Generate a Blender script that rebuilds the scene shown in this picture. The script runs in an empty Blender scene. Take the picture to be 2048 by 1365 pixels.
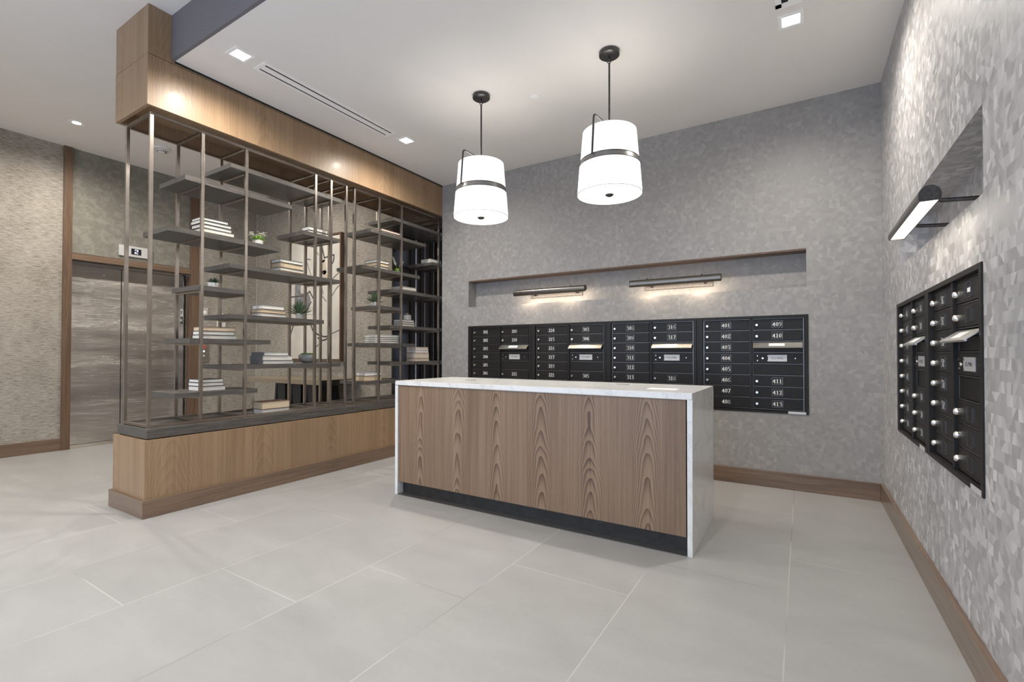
import bpy, bmesh, math, random
from mathutils import Vector, Matrix
random.seed(7)
SC = bpy.context.scene
COL = SC.collection
R = math.radians

# ------------------------------------------------------------------ camera, world, exposure
cam_d = bpy.data.cameras.new('camera'); cam = bpy.data.objects.new('camera', cam_d); COL.objects.link(cam)
F_PX = 945.9
cam_d.sensor_width = 36.0; cam_d.sensor_fit = 'HORIZONTAL'
cam_d.lens = 36.0 * F_PX / 2048
cam_d.shift_y = 13.2 / 2048
cam_d.clip_start = 0.02
cam.location = (0, 0, 1.067)
_t, _p, _r = 0.5505, 0.0122, 0.0011
_F = Vector((-math.sin(_t)*math.cos(_p), math.cos(_t)*math.cos(_p), math.sin(_p)))
_R = Vector((math.cos(_t), math.sin(_t), 0)); _U = _R.cross(_F)
_R2 = _R*math.cos(_r) + _U*math.sin(_r); _U2 = -_R*math.sin(_r) + _U*math.cos(_r)
cam.rotation_euler = Matrix((_R2, _U2, -_F)).transposed().to_euler()
SC.camera = cam

world = bpy.data.worlds.new('world'); SC.world = world; world.use_nodes = True
bg = world.node_tree.nodes['Background']
bg.inputs[0].default_value = (0.62, 0.755, 1.0, 1); bg.inputs[1].default_value = 2.5

SC.view_settings.view_transform = 'Standard'; SC.view_settings.look = 'None'
SC.view_settings.gamma = 1.0; SC.view_settings.use_curve_mapping = False
SC.view_settings.exposure = 0.26

WARM = (1.0, 0.935, 0.84)
def spot(name, loc, energy, angle=110, blend=0.8, color=WARM, size=0.05, rot=(0,0,0), parent=None):
    d = bpy.data.lights.new(name, 'SPOT'); d.energy = energy; d.spot_size = R(angle); d.spot_blend = blend
    d.color = color; d.shadow_soft_size = size
    o = bpy.data.objects.new(name, d); COL.objects.link(o); o.location = loc; o.rotation_euler = rot
    if parent: o.parent = parent
    return o
def area(name, loc, energy, sx, sy, color=WARM, rot=(0,0,0), parent=None):
    d = bpy.data.lights.new(name, 'AREA'); d.shape = 'RECTANGLE'; d.size = sx; d.size_y = sy; d.energy = energy; d.color = color
    o = bpy.data.objects.new(name, d); COL.objects.link(o); o.location = loc; o.rotation_euler = rot
    if parent: o.parent = parent
    return o
P_DOWN = 84; P_HALL = 108; P_PEND = 2.0

# ------------------------------------------------------------------ materials
class G:
    def __init__(s, name):
        s.m = bpy.data.materials.new(name); s.m.use_nodes = True; s.t = s.m.node_tree; s.n = s.t.nodes; s.l = s.t.links
        s.b = s.n['Principled BSDF']
    def put(s, node, i, v):
        if v is None: return
        if isinstance(v, bpy.types.NodeSocket): s.l.new(v, node.inputs[i])
        else: node.inputs[i].default_value = v
    def math(s, op, a, b=None, c=None):
        n = s.n.new('ShaderNodeMath'); n.operation = op
        s.put(n,0,a); s.put(n,1,b); s.put(n,2,c); return n.outputs[0]
    def add(s,a,b): return s.math('ADD',a,b)
    def mul(s,a,b): return s.math('MULTIPLY',a,b)
    def sub(s,a,b): return s.math('SUBTRACT',a,b)
    def xyz(s, kind='Object'):
        c = s.n.new('ShaderNodeTexCoord'); x = s.n.new('ShaderNodeSeparateXYZ'); s.l.new(c.outputs[kind], x.inputs[0])
        return x.outputs[0], x.outputs[1], x.outputs[2]
    def comb(s, a=0., b=0., c=0.):
        n = s.n.new('ShaderNodeCombineXYZ'); s.put(n,0,a); s.put(n,1,b); s.put(n,2,c); return n.outputs[0]
    def noise(s, vec, scale=1., detail=3., rough=.55, dist=0.):
        n = s.n.new('ShaderNodeTexNoise'); s.l.new(vec, n.inputs['Vector']); n.inputs['Scale'].default_value = scale
        n.inputs['Detail'].default_value = detail; n.inputs['Roughness'].default_value = rough; n.inputs['Distortion'].default_value = dist
        return n.outputs[0]
    def white(s, vec):
        n = s.n.new('ShaderNodeTexWhiteNoise'); n.noise_dimensions = '3D'; s.l.new(vec, n.inputs['Vector']); return n.outputs['Value']
    def ramp(s, fac, stops, interp='LINEAR'):
        n = s.n.new('ShaderNodeValToRGB'); s.put(n,0,fac); e = n.color_ramp.elements; n.color_ramp.interpolation = interp
        while len(e) < len(stops): e.new(0.5)
        for k,(p,c) in enumerate(stops):
            e[k].position = p; e[k].color = (c[0],c[1],c[2],1) if isinstance(c, tuple) else (c,c,c,1)
        return n.outputs[0]
    def mix(s, fac, a, b, blend='MIX'):
        n = s.n.new('ShaderNodeMix'); n.data_type = 'RGBA'; n.blend_type = blend
        s.put(n,0,fac)
        for i,v in ((6,a),(7,b)):
            if isinstance(v, tuple): v = (v[0],v[1],v[2],1)
            s.put(n,i,v)
        return n.outputs[2]
    def bump(s, h, strength=.2, dist=.01):
        n = s.n.new('ShaderNodeBump'); n.inputs['Strength'].default_value = strength; n.inputs['Distance'].default_value = dist
        s.l.new(h, n.inputs['Height']); s.l.new(n.outputs[0], s.b.inputs['Normal'])
    def set(s, **k):
        for a,v in k.items():
            nm = {'color':'Base Color','rough':'Roughness','metal':'Metallic','emit':'Emission Color','estr':'Emission Strength',
                  'spec':'Specular IOR Level','coat':'Coat Weight','crough':'Coat Roughness','aniso':'Anisotropic','trans':'Transmission Weight','arot':'Anisotropic Rotation'}[a]
            if isinstance(v, tuple): v = (v[0],v[1],v[2],1)
            s.put(s.b, nm, v)
        return s.m

def plain(name, c, rough=.5, metal=0., var=.06, scale=30., **k):
    g = G(name); x,y,z = g.xyz(); n = g.noise(g.comb(x,y,z), scale, 3)
    lo = tuple(v*(1-var) for v in c); hi = tuple(min(1,v*(1+var)) for v in c)
    g.set(color=g.ramp(n, [(.3,lo),(.7,hi)]), rough=rough, metal=metal, **k); return g.m
def glow(name, c, s):
    g = G(name); g.set(color=(.8,.8,.8), emit=c, estr=s, rough=.5); return g.m

def uv_of(g):
    """wall coordinates u (along), v (up) for axis aligned faces"""
    x,y,z = g.xyz()
    geo = g.n.new('ShaderNodeNewGeometry'); sp = g.n.new('ShaderNodeSeparateXYZ'); g.l.new(geo.outputs['Normal'], sp.inputs[0])
    nz = g.math('GREATER_THAN', g.math('ABSOLUTE', sp.outputs[2]), .5)
    xy = g.add(x,y)
    u = g.sub(xy, g.mul(nz, x)); v = g.add(z, g.mul(nz, x))
    return u, v

def m_mosaic(name, con, mid, tg=.96, tb=.925):
    g = G(name); u,v = uv_of(g)
    h = .034; w = .046
    vv = g.math('DIVIDE', v, h); row = g.math('FLOOR', vv); fv = g.sub(vv, row)
    jit = g.white(g.comb(row, 3.3, 1.7))
    uu = g.add(g.math('DIVIDE', u, w), g.mul(jit, 7.)); i = g.math('FLOOR', uu); f = g.sub(uu, i)
    h1 = g.white(g.comb(i,row,.5)); h2 = g.white(g.comb(i,row,9.5))
    thr = g.add(g.add(.5, g.mul(g.sub(h2,.5), .5)), g.mul(g.mul(g.sub(h1,.5), 2.2), g.sub(fv,.5)))
    side = g.math('GREATER_THAN', f, thr)
    val = g.white(g.comb(i,row,g.add(side,20.5)))
    hd = g.white(g.comb(i,row,g.add(side,40.5)))
    dirn = g.sub(g.math('FLOOR', g.mul(hd,3.)), 1.)
    st = g.math('SINE', g.mul(g.add(g.mul(v,1.), g.mul(u, g.mul(dirn,.9))), 1600.))
    c = g.ramp(val, [(p,(mid*(1+con*q),mid*tg*(1+con*q),mid*tb*(1+con*q))) for p,q in ((0,-.24),(.4,-.07),(.75,.08),(.9,.2),(1,.38))])
    k = g.add(.97, g.mul(st, .05))
    c = g.mix(1., c, g.comb(k,k,k), 'MULTIPLY')
    big = g.noise(g.comb(u,v,0.), 1.7, 3); kb = g.add(.93, g.mul(big,.14))
    c = g.mix(1., c, g.comb(kb,kb,kb), 'MULTIPLY')
    g.set(color=c, rough=g.add(.42, g.mul(val,.25)), spec=.35); return g.m

def m_woven():
    g = G('woven_wallcovering'); u,v = uv_of(g)
    n1 = g.noise(g.comb(g.mul(u,15.), g.mul(v,120.), 0.), 1., 3, .65); n2 = g.noise(g.comb(g.mul(u,160.), g.mul(v,60.), 5.), 1., 2)
    n3 = g.noise(g.comb(u,v,2.), 3., 3)
    t = g.add(g.mul(n1,.6), g.add(g.mul(n2,.25), g.mul(n3,.2)))
    g.set(color=g.ramp(t, [(.38,(.17,.148,.12)),(.5,(.33,.298,.253)),(.62,(.455,.415,.36))]), rough=.8, spec=.15); return g.m
def m_mottled():
    g = G('mottled_wallcovering'); u,v = uv_of(g)
    n = g.noise(g.comb(u,v,0.), 14., 5, .62, .5); n2 = g.noise(g.comb(u,v,4.), 60., 2)
    t = g.add(n, g.mul(g.sub(n2,.5), .12))
    g.set(color=g.ramp(t, [(.42,(.20,.187,.155)),(.51,(.22,.207,.172)),(.56,(.255,.24,.20)),(.7,(.27,.255,.213))]), rough=.6); return g.m
def m_fascia():
    g = G('blue_grey_fabric'); u,v = uv_of(g)
    n = g.noise(g.comb(u,v,0.), 140., 3, .7); g.set(color=g.ramp(n, [(.35,(.125,.12,.128)),(.65,(.20,.19,.20))]), rough=.7); return g.m

def m_veneer(name, stops, period=.33, A=50., Fq=78., horiz=False, rough=.4, fine=.35, dist=.35, off=0., spec=.4, coat=0., leafvar=0.):
    g = G(name); u,v = uv_of(g)
    if horiz: u,v = v,u
    uu = g.add(g.math('DIVIDE', u, period), off); i = g.math('FLOOR', uu); f = g.mul(g.sub(g.sub(uu,i), .5), period)
    alt = g.math('MODULO', g.math('ABSOLUTE', i), 2.)
    nz = g.noise(g.comb(g.mul(u,3.5), g.mul(v,1.0), 3.), 1., 2, .5)
    nz2 = g.noise(g.comb(g.mul(u,30.), g.mul(v,2.2), 8.), 1., 2, .5)
    fa = g.math('ABSOLUTE', g.add(f, g.mul(g.sub(nz,.5), .07)))
    lv = g.mul(g.white(g.comb(i,2.5,.5)), leafvar); vn = g.mul(g.noise(g.comb(g.mul(i,3.7), g.mul(v,2.6), 1.), 1., 2, .5), leafvar*.5)
    rad = g.add(g.mul(g.mul(fa,fa), A), g.add(g.add(v, g.add(lv, vn)), g.add(g.mul(nz, dist), g.mul(nz2,.05))))
    ring = g.sub(1., g.math('POWER', g.math('FRACT', g.mul(rad, Fq/6.283)), 2.2))
    fib = g.noise(g.comb(g.mul(u,420.), g.mul(v,7.), 0.), 1., 3, .6)
    broad = g.noise(g.comb(g.mul(u,9.), g.mul(v,.5), 1.), 1., 2)
    strk = g.noise(g.comb(g.mul(g.add(u, g.mul(nz,.03)),75.), g.mul(v,.9), 12.), 1., 3, .6)
    t = g.add(g.add(g.mul(ring, .30*(1-fine)), g.mul(strk, .38)), g.add(g.mul(fib, .12+.12*fine), g.add(g.mul(broad, .26), .06*fine)))
    g.set(color=g.ramp(t, stops), rough=g.add(rough-.05, g.mul(fib,.1)), spec=spec, coat=coat, crough=.12)
    g.bump(fib, .05, .001); return g.m
def m_straight(name, lo, mid, hi, horiz=False, rough=.4, spec=.4, sc=1., coat=0.):
    g = G(name); u,v = uv_of(g)
    if horiz: u,v = v,u
    wob = g.mul(g.sub(g.noise(g.comb(g.mul(u,4.), g.mul(v,1.2), 3.),1.,2), .5), .05)
    uw = g.add(u, wob)
    a = g.noise(g.comb(g.mul(uw,55.*sc), g.mul(v,1.3*sc), 0.), 1., 4, .65); b = g.noise(g.comb(g.mul(uw,380.*sc), g.mul(v,9.), 4.), 1., 2)
    c = g.noise(g.comb(g.mul(u,5.), g.mul(v,.7), 6.), 1., 2)
    t = g.add(g.mul(a,.5), g.add(g.mul(b,.25), g.mul(c,.25)))
    g.set(color=g.ramp(t, [(.35,lo),(.5,mid),(.65,hi)]), rough=rough, spec=spec, coat=coat, crough=.15); g.bump(b,.05,.001); return g.m

def m_floor():
    g = G('porcelain_floor_tile'); x,y,z = g.xyz()
    rx = g.math('DIVIDE', g.add(x,.06), .598); row = g.math('FLOOR', rx); fx = g.sub(rx,row)
    dx = g.mul(g.sub(.5, g.math('ABSOLUTE', g.sub(fx,.5))), .598)
    ry = g.math('DIVIDE', g.sub(y, g.add(2.455, g.mul(g.add(row,1.), .4))), 1.2); ci = g.math('FLOOR', ry); fy = g.sub(ry,ci)
    dy = g.mul(g.sub(.5, g.math('ABSOLUTE', g.sub(fy,.5))), 1.2)
    d = g.math('MINIMUM', dx, dy)
    grout = g.math('LESS_THAN', d, .0021)
    n1 = g.noise(g.comb(g.mul(x,1.), g.mul(y,2.2), g.mul(row,.37)), 2.4, 5, .6, .3); n2 = g.noise(g.comb(x,y,z), 45., 3)
    t = g.add(g.mul(n1,.8), g.mul(n2,.2))
    tile = g.ramp(t, [(.3,(.322,.318,.311)),(.55,(.352,.348,.340)),(.75,(.382,.378,.370))])
    tv = g.white(g.comb(row,ci,1.)); kk = g.add(.985, g.mul(tv,.03))
    tile = g.mix(1., tile, g.comb(kk,kk,kk), 'MULTIPLY')
    gn = g.noise(g.comb(x,y,z), 1.3, 1)
    gcol = g.ramp(gn, [(.42,(.27,.26,.24)),(.5,(.48,.47,.45)),(1.,(.55,.54,.52))])
    c = g.mix(grout, tile, gcol)
    g.set(color=c, rough=g.add(.36, g.mul(n1,.14)), spec=.4); return g.m
def m_marble():
    g = G('white_marble'); x,y,z = g.xyz(); p = g.comb(g.add(x,g.mul(z,.4)),y,g.add(z,g.mul(x,.25)))
    n = g.noise(p, 1.5, 6, .62, 1.6); vein = g.math('ABSOLUTE', g.sub(n,.5))
    n2 = g.noise(p, 3.8, 5, .6, 1.2); v2 = g.math('ABSOLUTE', g.sub(n2,.47))
    c = g.ramp(vein, [(0,(.66,.655,.64)),(.012,(.73,.73,.715)),(.04,(.77,.77,.755))])
    c2 = g.ramp(v2, [(0,.90),(.012,.97),(.03,1.)])
    g.set(color=g.mix(1.,c,c2,'MULTIPLY'), rough=.22, spec=.5); return g.m
def m_steel():
    g = G('brushed_stainless_steel'); x,y,z = g.xyz()
    n = g.noise(g.comb(g.mul(x,2.), g.mul(y,2.5), g.mul(z,500.)), 1., 3, .6); w = g.noise(g.comb(g.mul(x,.6), g.mul(y,.5), g.mul(z,2.6)), 1., 2, .4)
    g.set(color=g.ramp(w, [(.3,(.38,.355,.33)),(.7,(.58,.55,.52))]), metal=1., rough=g.add(.24, g.mul(n,.1)), aniso=.7, arot=.25)  # broad tone bands put streaked reflections into the colour
    g.bump(g.add(g.mul(w,8.), g.mul(n,.2)), .9, .010); return g.m
def m_oak(name='charcoal_stained_oak'):
    g = G(name); x,y,z = g.xyz()
    n = g.noise(g.comb(g.mul(x,140.), g.mul(y,6.), g.mul(z,140.)), 1., 4, .7)
    g.set(color=g.ramp(n, [(.3,(.045,.04,.036)),(.5,(.085,.077,.069)),(.7,(.14,.128,.115))]), rough=.42, spec=.6); g.bump(n,.15,.002); return g.m

M = {}
M['mosaic'] = m_mosaic('mosaic_wallcovering', 1.0, .455, .98, .98); M['mosaic_soft'] = m_mosaic('soft_mosaic_wallcovering', .42, .335); M['woven'] = m_woven(); M['mottled'] = m_mottled(); M['fascia'] = m_fascia()  # one wallcovering; daylit and shaded looks put into the tone of two copies
M['floor'] = m_floor(); M['marble'] = m_marble(); M['steel'] = m_steel(); M['oak'] = m_oak()
M['ceil'] = plain('matte_ceiling_paint', (.82,.785,.74), .85, var=.012, scale=2.)
M['walnut_panel'] = m_veneer('walnut_veneer', [(.36,(.085,.05,.032)),(.48,(.155,.098,.062)),(.60,(.235,.155,.10)),(.74,(.30,.21,.14))], rough=.42, A=75., Fq=60., fine=.05, dist=.5, leafvar=.9)
M['header'] = m_veneer('header_walnut_veneer', [(.30,(.15,.092,.052)),(.43,(.245,.158,.09)),(.56,(.325,.216,.128)),(.70,(.39,.268,.165))], period=.62, A=22., Fq=60., fine=.75, rough=.40, spec=.42, off=.3, coat=.03)
M['walnut_h'] = m_straight('walnut_skirting', (.10,.060,.037), (.175,.112,.071), (.25,.163,.105), horiz=True, rough=.36, spec=.6, coat=.5)
M['walnut_v'] = m_straight('walnut_casing', (.075,.044,.028), (.145,.090,.058), (.21,.135,.088), rough=.4)
M['oakpale'] = m_straight('pale_oak', (.19,.15,.105), (.26,.21,.15), (.32,.26,.19), horiz=True, rough=.35)
M['post'] = plain('bronze_grey_steel', (.42,.375,.335), .3, 1., var=.1, scale=12.)
M['black'] = plain('black_powder_coat', (.018,.017,.017), .38, .0, var=.15, scale=200., spec=.5)
M['boxblack'] = plain('mailbox_black_metal', (.016,.0145,.0135), .45, .0, var=.15, scale=60., spec=.3)
M['boxedge'] = plain('mailbox_worn_edge', (.16,.155,.15), .35, .8, var=.1)  # lighter metal stands for light caught on the door separators
M['kick'] = plain('dark_toe_kick', (.035,.034,.033), .4, .3, var=.2, scale=20.)
M['kickplate'] = plain('grey_base_plate', (.16,.155,.15), .4, .7)
M['mirror'] = plain('dark_bronze_glass', (.050,.038,.030), .24, .0, var=.1, scale=2., spec=.22)
M['nickel'] = plain('satin_nickel', (.74,.71,.66), .22, 1., var=.04)
M['chrome'] = plain('polished_chrome', (.74,.73,.70), .34, 1., var=.03)
M['antique'] = plain('antique_bronze', (.085,.08,.078), .34, .85, var=.25, scale=60.)
M['pewter'] = plain('pewter_metal', (.20,.19,.175), .28, 1., var=.06)
M['whiteplastic'] = plain('white_plastic', (.74,.73,.70), .4, var=.02)
M['whitenum'] = plain('white_vinyl_number', (.92,.92,.90), .6, var=.01)
M['blackink'] = plain('black_ink', (.03,.03,.035), .6)
M['label'] = plain('aluminium_label', (.62,.61,.60), .4, .2, var=.03)
M['ventdark'] = plain('vent_slot_black', (.012,.012,.012), .7)
M['ventwhite'] = plain('vent_white_paint', (.93,.92,.90), .5, var=.02)
M['shade'] = glow('lit_fabric_shade', (1.,.99,.97), .72)
M['diffuser'] = glow('lit_diffuser', (1.,.985,.95), 1.6)
M['band'] = plain('smoked_band', (.26,.25,.24), .3, .6)
M['lens'] = glow('lit_downlight_lens', (1.,.95,.87), 16.)
M['tube'] = glow('lit_lamp_lens', (1.,.93,.80), 5.)
M['canvas'] = plain('painted_canvas', (.60,.565,.50), .8, var=.12, scale=3.)
M['ink'] = plain('black_brush_paint', (.07,.068,.065), .7, var=.3)
M['greypaint'] = plain('grey_wash_paint', (.20,.20,.205), .8, var=.4, scale=14.)
M['tanpaint'] = plain('tan_wash_paint', (.50,.42,.33), .8, var=.15, scale=9.)
M['paper'] = plain('white_paper', (.86,.86,.85), .7, var=.01)
M['grommet'] = plain('grommet_grey', (.42,.42,.41), .4, .3)
M['pages'] = plain('white_book_pages', (.78,.75,.68), .85, var=.05, scale=180.)
M['creampages'] = plain('cream_book_pages', (.66,.53,.36), .85, var=.08, scale=180.)
M['pinkpages'] = plain('pale_pink_book_pages', (.70,.60,.50), .85, var=.05, scale=180.)
BC = {'white':(.66,.65,.62),'grey':(.16,.16,.165),'charcoal':(.035,.035,.037),'brown':(.12,.05,.028),'tan':(.42,.32,.22),'olive':(.11,.11,.085),'navy':(.05,.055,.09),'lilac':(.30,.28,.36),'maroon':(.10,.03,.035)}
for k,c in BC.items(): M['cover_'+k] = plain(k+'_book_cover', c, .5, var=.08, scale=40.)
M['ceramic'] = plain('white_ceramic', (.72,.71,.68), .3, var=.03, scale=12.)
M['concrete'] = plain('grey_concrete', (.26,.26,.255), .75, var=.15, scale=25.)
M['soil'] = plain('dark_potting_soil', (.035,.026,.018), .95, var=.4, scale=120.)
M['leafdark'] = plain('dark_green_leaf', (.035,.075,.035), .45, var=.3, scale=40.)
M['leafgrey'] = plain('grey_green_leaf', (.15,.22,.12), .5, var=.35, scale=30.)
M['leafbright'] = plain('bright_green_leaf', (.28,.46,.08), .5, var=.3, scale=50.)
M['leafmid'] = plain('mid_green_leaf', (.14,.27,.08), .45, var=.35, scale=50.)
M['petal'] = plain('white_petal', (.80,.80,.72), .6, var=.06, scale=60.)
M['palesucculent'] = plain('pale_succulent_leaf', (.52,.56,.50), .5, var=.12, scale=50.)
M['screen'] = plain('display_glass', (.02,.02,.035), .2)
M['digitglow'] = glow('lit_display_digit', (.85,.9,1.), 1.4)
M['redlamp'] = plain('red_warning_sticker', (.55,.10,.07), .5)
M['trimwhite'] = plain('white_corner_bead', (.55,.51,.44), .5)

# ------------------------------------------------------------------ mesh helpers
class MB:
    def __init__(s): s.b = bmesh.new()
    def box(s, x0,x1,y0,y1,z0,z1, mtx=None):
        v = [s.b.verts.new((x,y,z)) for x in (x0,x1) for y in (y0,y1) for z in (z0,z1)]
        for f in ((0,1,3,2),(4,6,7,5),(0,4,5,1),(2,3,7,6),(0,2,6,4),(1,5,7,3)): s.b.faces.new([v[i] for i in f])
        if mtx is not None:
            for a in v: a.co = mtx @ a.co
        return s
    def prism(s, pts, z0, z1, mtx=None):
        """polygon in xy extruded in z"""
        a = [s.b.verts.new((x,y,z0)) for x,y in pts]; c = [s.b.verts.new((x,y,z1)) for x,y in pts]; n = len(pts)
        s.b.faces.new(a[::-1]); s.b.faces.new(c)
        for i in range(n): s.b.faces.new((a[i],a[(i+1)%n],c[(i+1)%n],c[i]))
        if mtx is not None:
            for q in a+c: q.co = mtx @ q.co
        return s
    def lathe(s, prof, seg=32, c=(0,0,0), mtx=None):
        rings = []; allv = []
        for r,z in prof:
            if r < 1e-6: ring = [s.b.verts.new((c[0],c[1],c[2]+z))]
            else: ring = [s.b.verts.new((c[0]+r*math.cos(2*math.pi*i/seg), c[1]+r*math.sin(2*math.pi*i/seg), c[2]+z)) for i in range(seg)]
            rings.append(ring); allv += ring
        for A,B in zip(rings, rings[1:]):
            for i in range(seg):
                j = (i+1)%seg
                if len(A)==1 and len(B)==1: continue
                if len(A)==1: s.b.faces.new((A[0],B[j],B[i]))
                elif len(B)==1: s.b.faces.new((A[i],A[j],B[0]))
                else: s.b.faces.new((A[i],A[j],B[j],B[i]))
        if mtx is not None:
            for q in allv: q.co = mtx @ q.co
        return s
    def tube(s, pts, r, seg=10):
        pts = [Vector(p) for p in pts]; rings = []; n = len(pts); up0 = None
        for i,p in enumerate(pts):
            d = (pts[min(i+1,n-1)] - pts[max(i-1,0)]).normalized()
            ref = Vector((0,0,1)) if abs(d.z) < .9 else Vector((1,0,0))
            if up0 is not None: ref = up0
            sx = d.cross(ref).normalized(); sy = sx.cross(d).normalized(); up0 = sy
            rr = r[i] if isinstance(r,(list,tuple)) else r
            rings.append([s.b.verts.new(p + sx*rr*math.cos(2*math.pi*k/seg) + sy*rr*math.sin(2*math.pi*k/seg)) for k in range(seg)])
        for A,B in zip(rings, rings[1:]):
            for k in range(seg): s.b.faces.new((A[k],A[(k+1)%seg],B[(k+1)%seg],B[k]))
        s.b.faces.new(rings[0][::-1]); s.b.faces.new(rings[-1]); return s
    def leaf(s, base, d, length, width, curl=.3, thick=.15, seg=5):
        d = Vector(d).normalized(); base = Vector(base); side = d.cross(Vector((0,0,1)))
        side = side.normalized() if side.length > 1e-3 else Vector((1,0,0)); up = side.cross(d).normalized()
        prev = None; allr = []
        for k in range(seg+1):
            t = k/seg; w = width*.5*math.sin(math.pi*min(1,(t*.82+.18)))**.8*(1 if t<1 else 0.02); th = max(w*thick*2, .0004)
            p = base + d*length*t - up*length*curl*t*t*.0 + Vector((0,0,-1))*length*curl*t*t
            ring = [s.b.verts.new(p+side*w), s.b.verts.new(p-up*th), s.b.verts.new(p-side*w), s.b.verts.new(p+up*th*.5)]
            if prev:
                for i in range(4): s.b.faces.new((prev[i],prev[(i+1)%4],ring[(i+1)%4],ring[i]))
            else: s.b.faces.new(ring[::-1])
            prev = ring
        s.b.faces.new(prev); return s
    def stroke(s, pts, a=.08, c=.03, mtx=None, y=0.):
        """broad-nib ribbon in the xz plane"""
        vs = []
        def V(x,z): q = s.b.verts.new((x,y,z)); vs.append(q); return q
        for (x0,z0),(x1,z1) in zip(pts, pts[1:]):
            dx,dz = x1-x0, z1-z0; L = math.hypot(dx,dz)
            if L < 1e-9: continue
            nx,nz = -dz/L, dx/L; hw = math.hypot(a*nx, c*nz)
            s.b.faces.new((V(x0+nx*hw,z0+nz*hw),V(x0-nx*hw,z0-nz*hw),V(x1-nx*hw,z1-nz*hw),V(x1+nx*hw,z1+nz*hw)))
        for x,z in pts:
            s.b.faces.new([V(x+a*math.cos(k*math.pi/4), z+c*math.sin(k*math.pi/4)) for k in range(8)])
        if mtx is not None:
            for q in vs: q.co = mtx @ q.co
        return s
    def build(s, name, mat, parent=None, loc=None, bevel=0., smooth=False, off=None):
        if off is not None:
            for v in s.b.verts: v.co -= Vector(off)
        bmesh.ops.recalc_face_normals(s.b, faces=s.b.faces)
        me = bpy.data.meshes.new(name); s.b.to_mesh(me); s.b.free()
        o = bpy.data.objects.new(name, me); COL.objects.link(o); me.materials.append(mat)
        if parent is not None: o.parent = parent
        if loc is not None: o.location = loc
        if bevel:
            m = o.modifiers.new('bevel','BEVEL'); m.width = bevel; m.segments = 2; m.limit_method = 'ANGLE'
        if smooth:
            me.polygons.foreach_set('use_smooth', [True]*len(me.polygons))
            try: me.set_sharp_from_angle(angle=R(40))
            except Exception: pass
        return o
def thing(name, label, cat, loc=(0,0,0), rz=0., group=None):
    o = bpy.data.objects.new(name, None); COL.objects.link(o); o.location = loc; o.rotation_euler = (0,0,rz)
    o.empty_display_size = .05; o['label'] = label; o['category'] = cat
    if group: o['group'] = group
    return o
def tag(o, label, cat, group=None):
    o['label'] = label; o['category'] = cat
    if group: o['group'] = group
    return o
def struct(o, label=None):
    o['kind'] = 'structure'
    if label: o['label'] = label
    return o
def copy_tree(o, parent=None):
    c = o.copy(); COL.objects.link(c)
    if parent is not None: c.parent = parent
    for ch in list(o.children): copy_tree(ch, c)
    return c

def text_mesh(txt, size, mat, name, parent, loc, rot=(R(90),0,0), width=None):
    cu = bpy.data.curves.new('tmp','FONT'); cu.body = txt; cu.size = size; cu.align_x = 'CENTER'; cu.align_y = 'CENTER'
    to = bpy.data.objects.new('tmp', cu); COL.objects.link(to)
    dg = bpy.context.evaluated_depsgraph_get(); me = bpy.data.meshes.new_from_object(to.evaluated_get(dg))
    bpy.data.objects.remove(to); bpy.data.curves.remove(cu); me.name = name
    me.materials.clear(); me.materials.append(mat)
    o = bpy.data.objects.new(name, me); COL.objects.link(o); o.parent = parent; o.location = loc; o.rotation_euler = rot
    return o

def ell(cx,cz,rx,rz,n=14,a0=0,a1=360): return [(cx+rx*math.cos(R(a0+(a1-a0)*k/n)), cz+rz*math.sin(R(a0+(a1-a0)*k/n))) for k in range(n+1)]
GLY = {'0':[ell(.3,.5,.18,.44)], '1':[[(.3,.03),(.3,.95)],[(.3,.95),(.14,.82)],[(.12,.03),(.48,.03)]],
 '2':[[(.11,.74),(.16,.90),(.3,.96),(.43,.88),(.46,.72),(.38,.5),(.1,.06)],[(.08,.06),(.5,.06),(.52,.2)]],
 '3':[[(.1,.82),(.2,.94),(.34,.95),(.44,.84),(.42,.68),(.24,.53),(.36,.50),(.48,.36),(.46,.14),(.3,.03),(.08,.08)]],
 '4':[[(.38,.02),(.38,.96)],[(.38,.96),(.05,.3)],[(.03,.27),(.55,.27)]],
 '5':[[(.49,.94),(.18,.94)],[(.18,.94),(.13,.6)],[(.13,.6),(.28,.62),(.44,.5),(.48,.28),(.38,.08),(.2,.03),(.08,.08)]],
 '6':[[(.48,.95),(.3,.84),(.16,.6),(.12,.35)], ell(.3,.28,.17,.25)],
 '7':[[(.09,.8),(.11,.93),(.52,.93),(.42,.6),(.26,.03)]],
 '8':[ell(.3,.75,.14,.2), ell(.3,.27,.18,.24)], '9':[ell(.3,.7,.17,.25), [(.48,.62),(.46,.38),(.3,.14),(.12,.04)]]}
def number_mesh(txt, h, mat, name, parent, loc):
    b = MB(); w = .60*h; x0 = -w*len(txt)/2
    for k,ch in enumerate(txt):
        for st in GLY[ch]:
            b.stroke([(x0+w*k+p[0]*h*.98, (p[1]-.5)*h) for p in st], a=.085*h, c=.035*h)
    return b.build(name, mat, parent, loc)

# ------------------------------------------------------------------ room geometry (metres)
XR = .497; YB = 4.325; XE = -6.93; YA = 4.01; ZC = 3.05; ZU = 3.354; XS = -3.625; XH = -4.127; YF = 1.50; YEND = 4.76; YN = -1.4

def holed(u0,u1,v0,v1,holes):
    us = sorted({u0,u1,*[h[0] for h in holes],*[h[1] for h in holes]}); vs = sorted({v0,v1,*[h[2] for h in holes],*[h[3] for h in holes]})
    for a,b in zip(us,us[1:]):
        for c,d in zip(vs,vs[1:]):
            mu,mv = (a+b)/2,(c+d)/2
            if not any(h[0]<mu<h[1] and h[2]<mv<h[3] for h in holes): yield a,b,c,d

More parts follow.
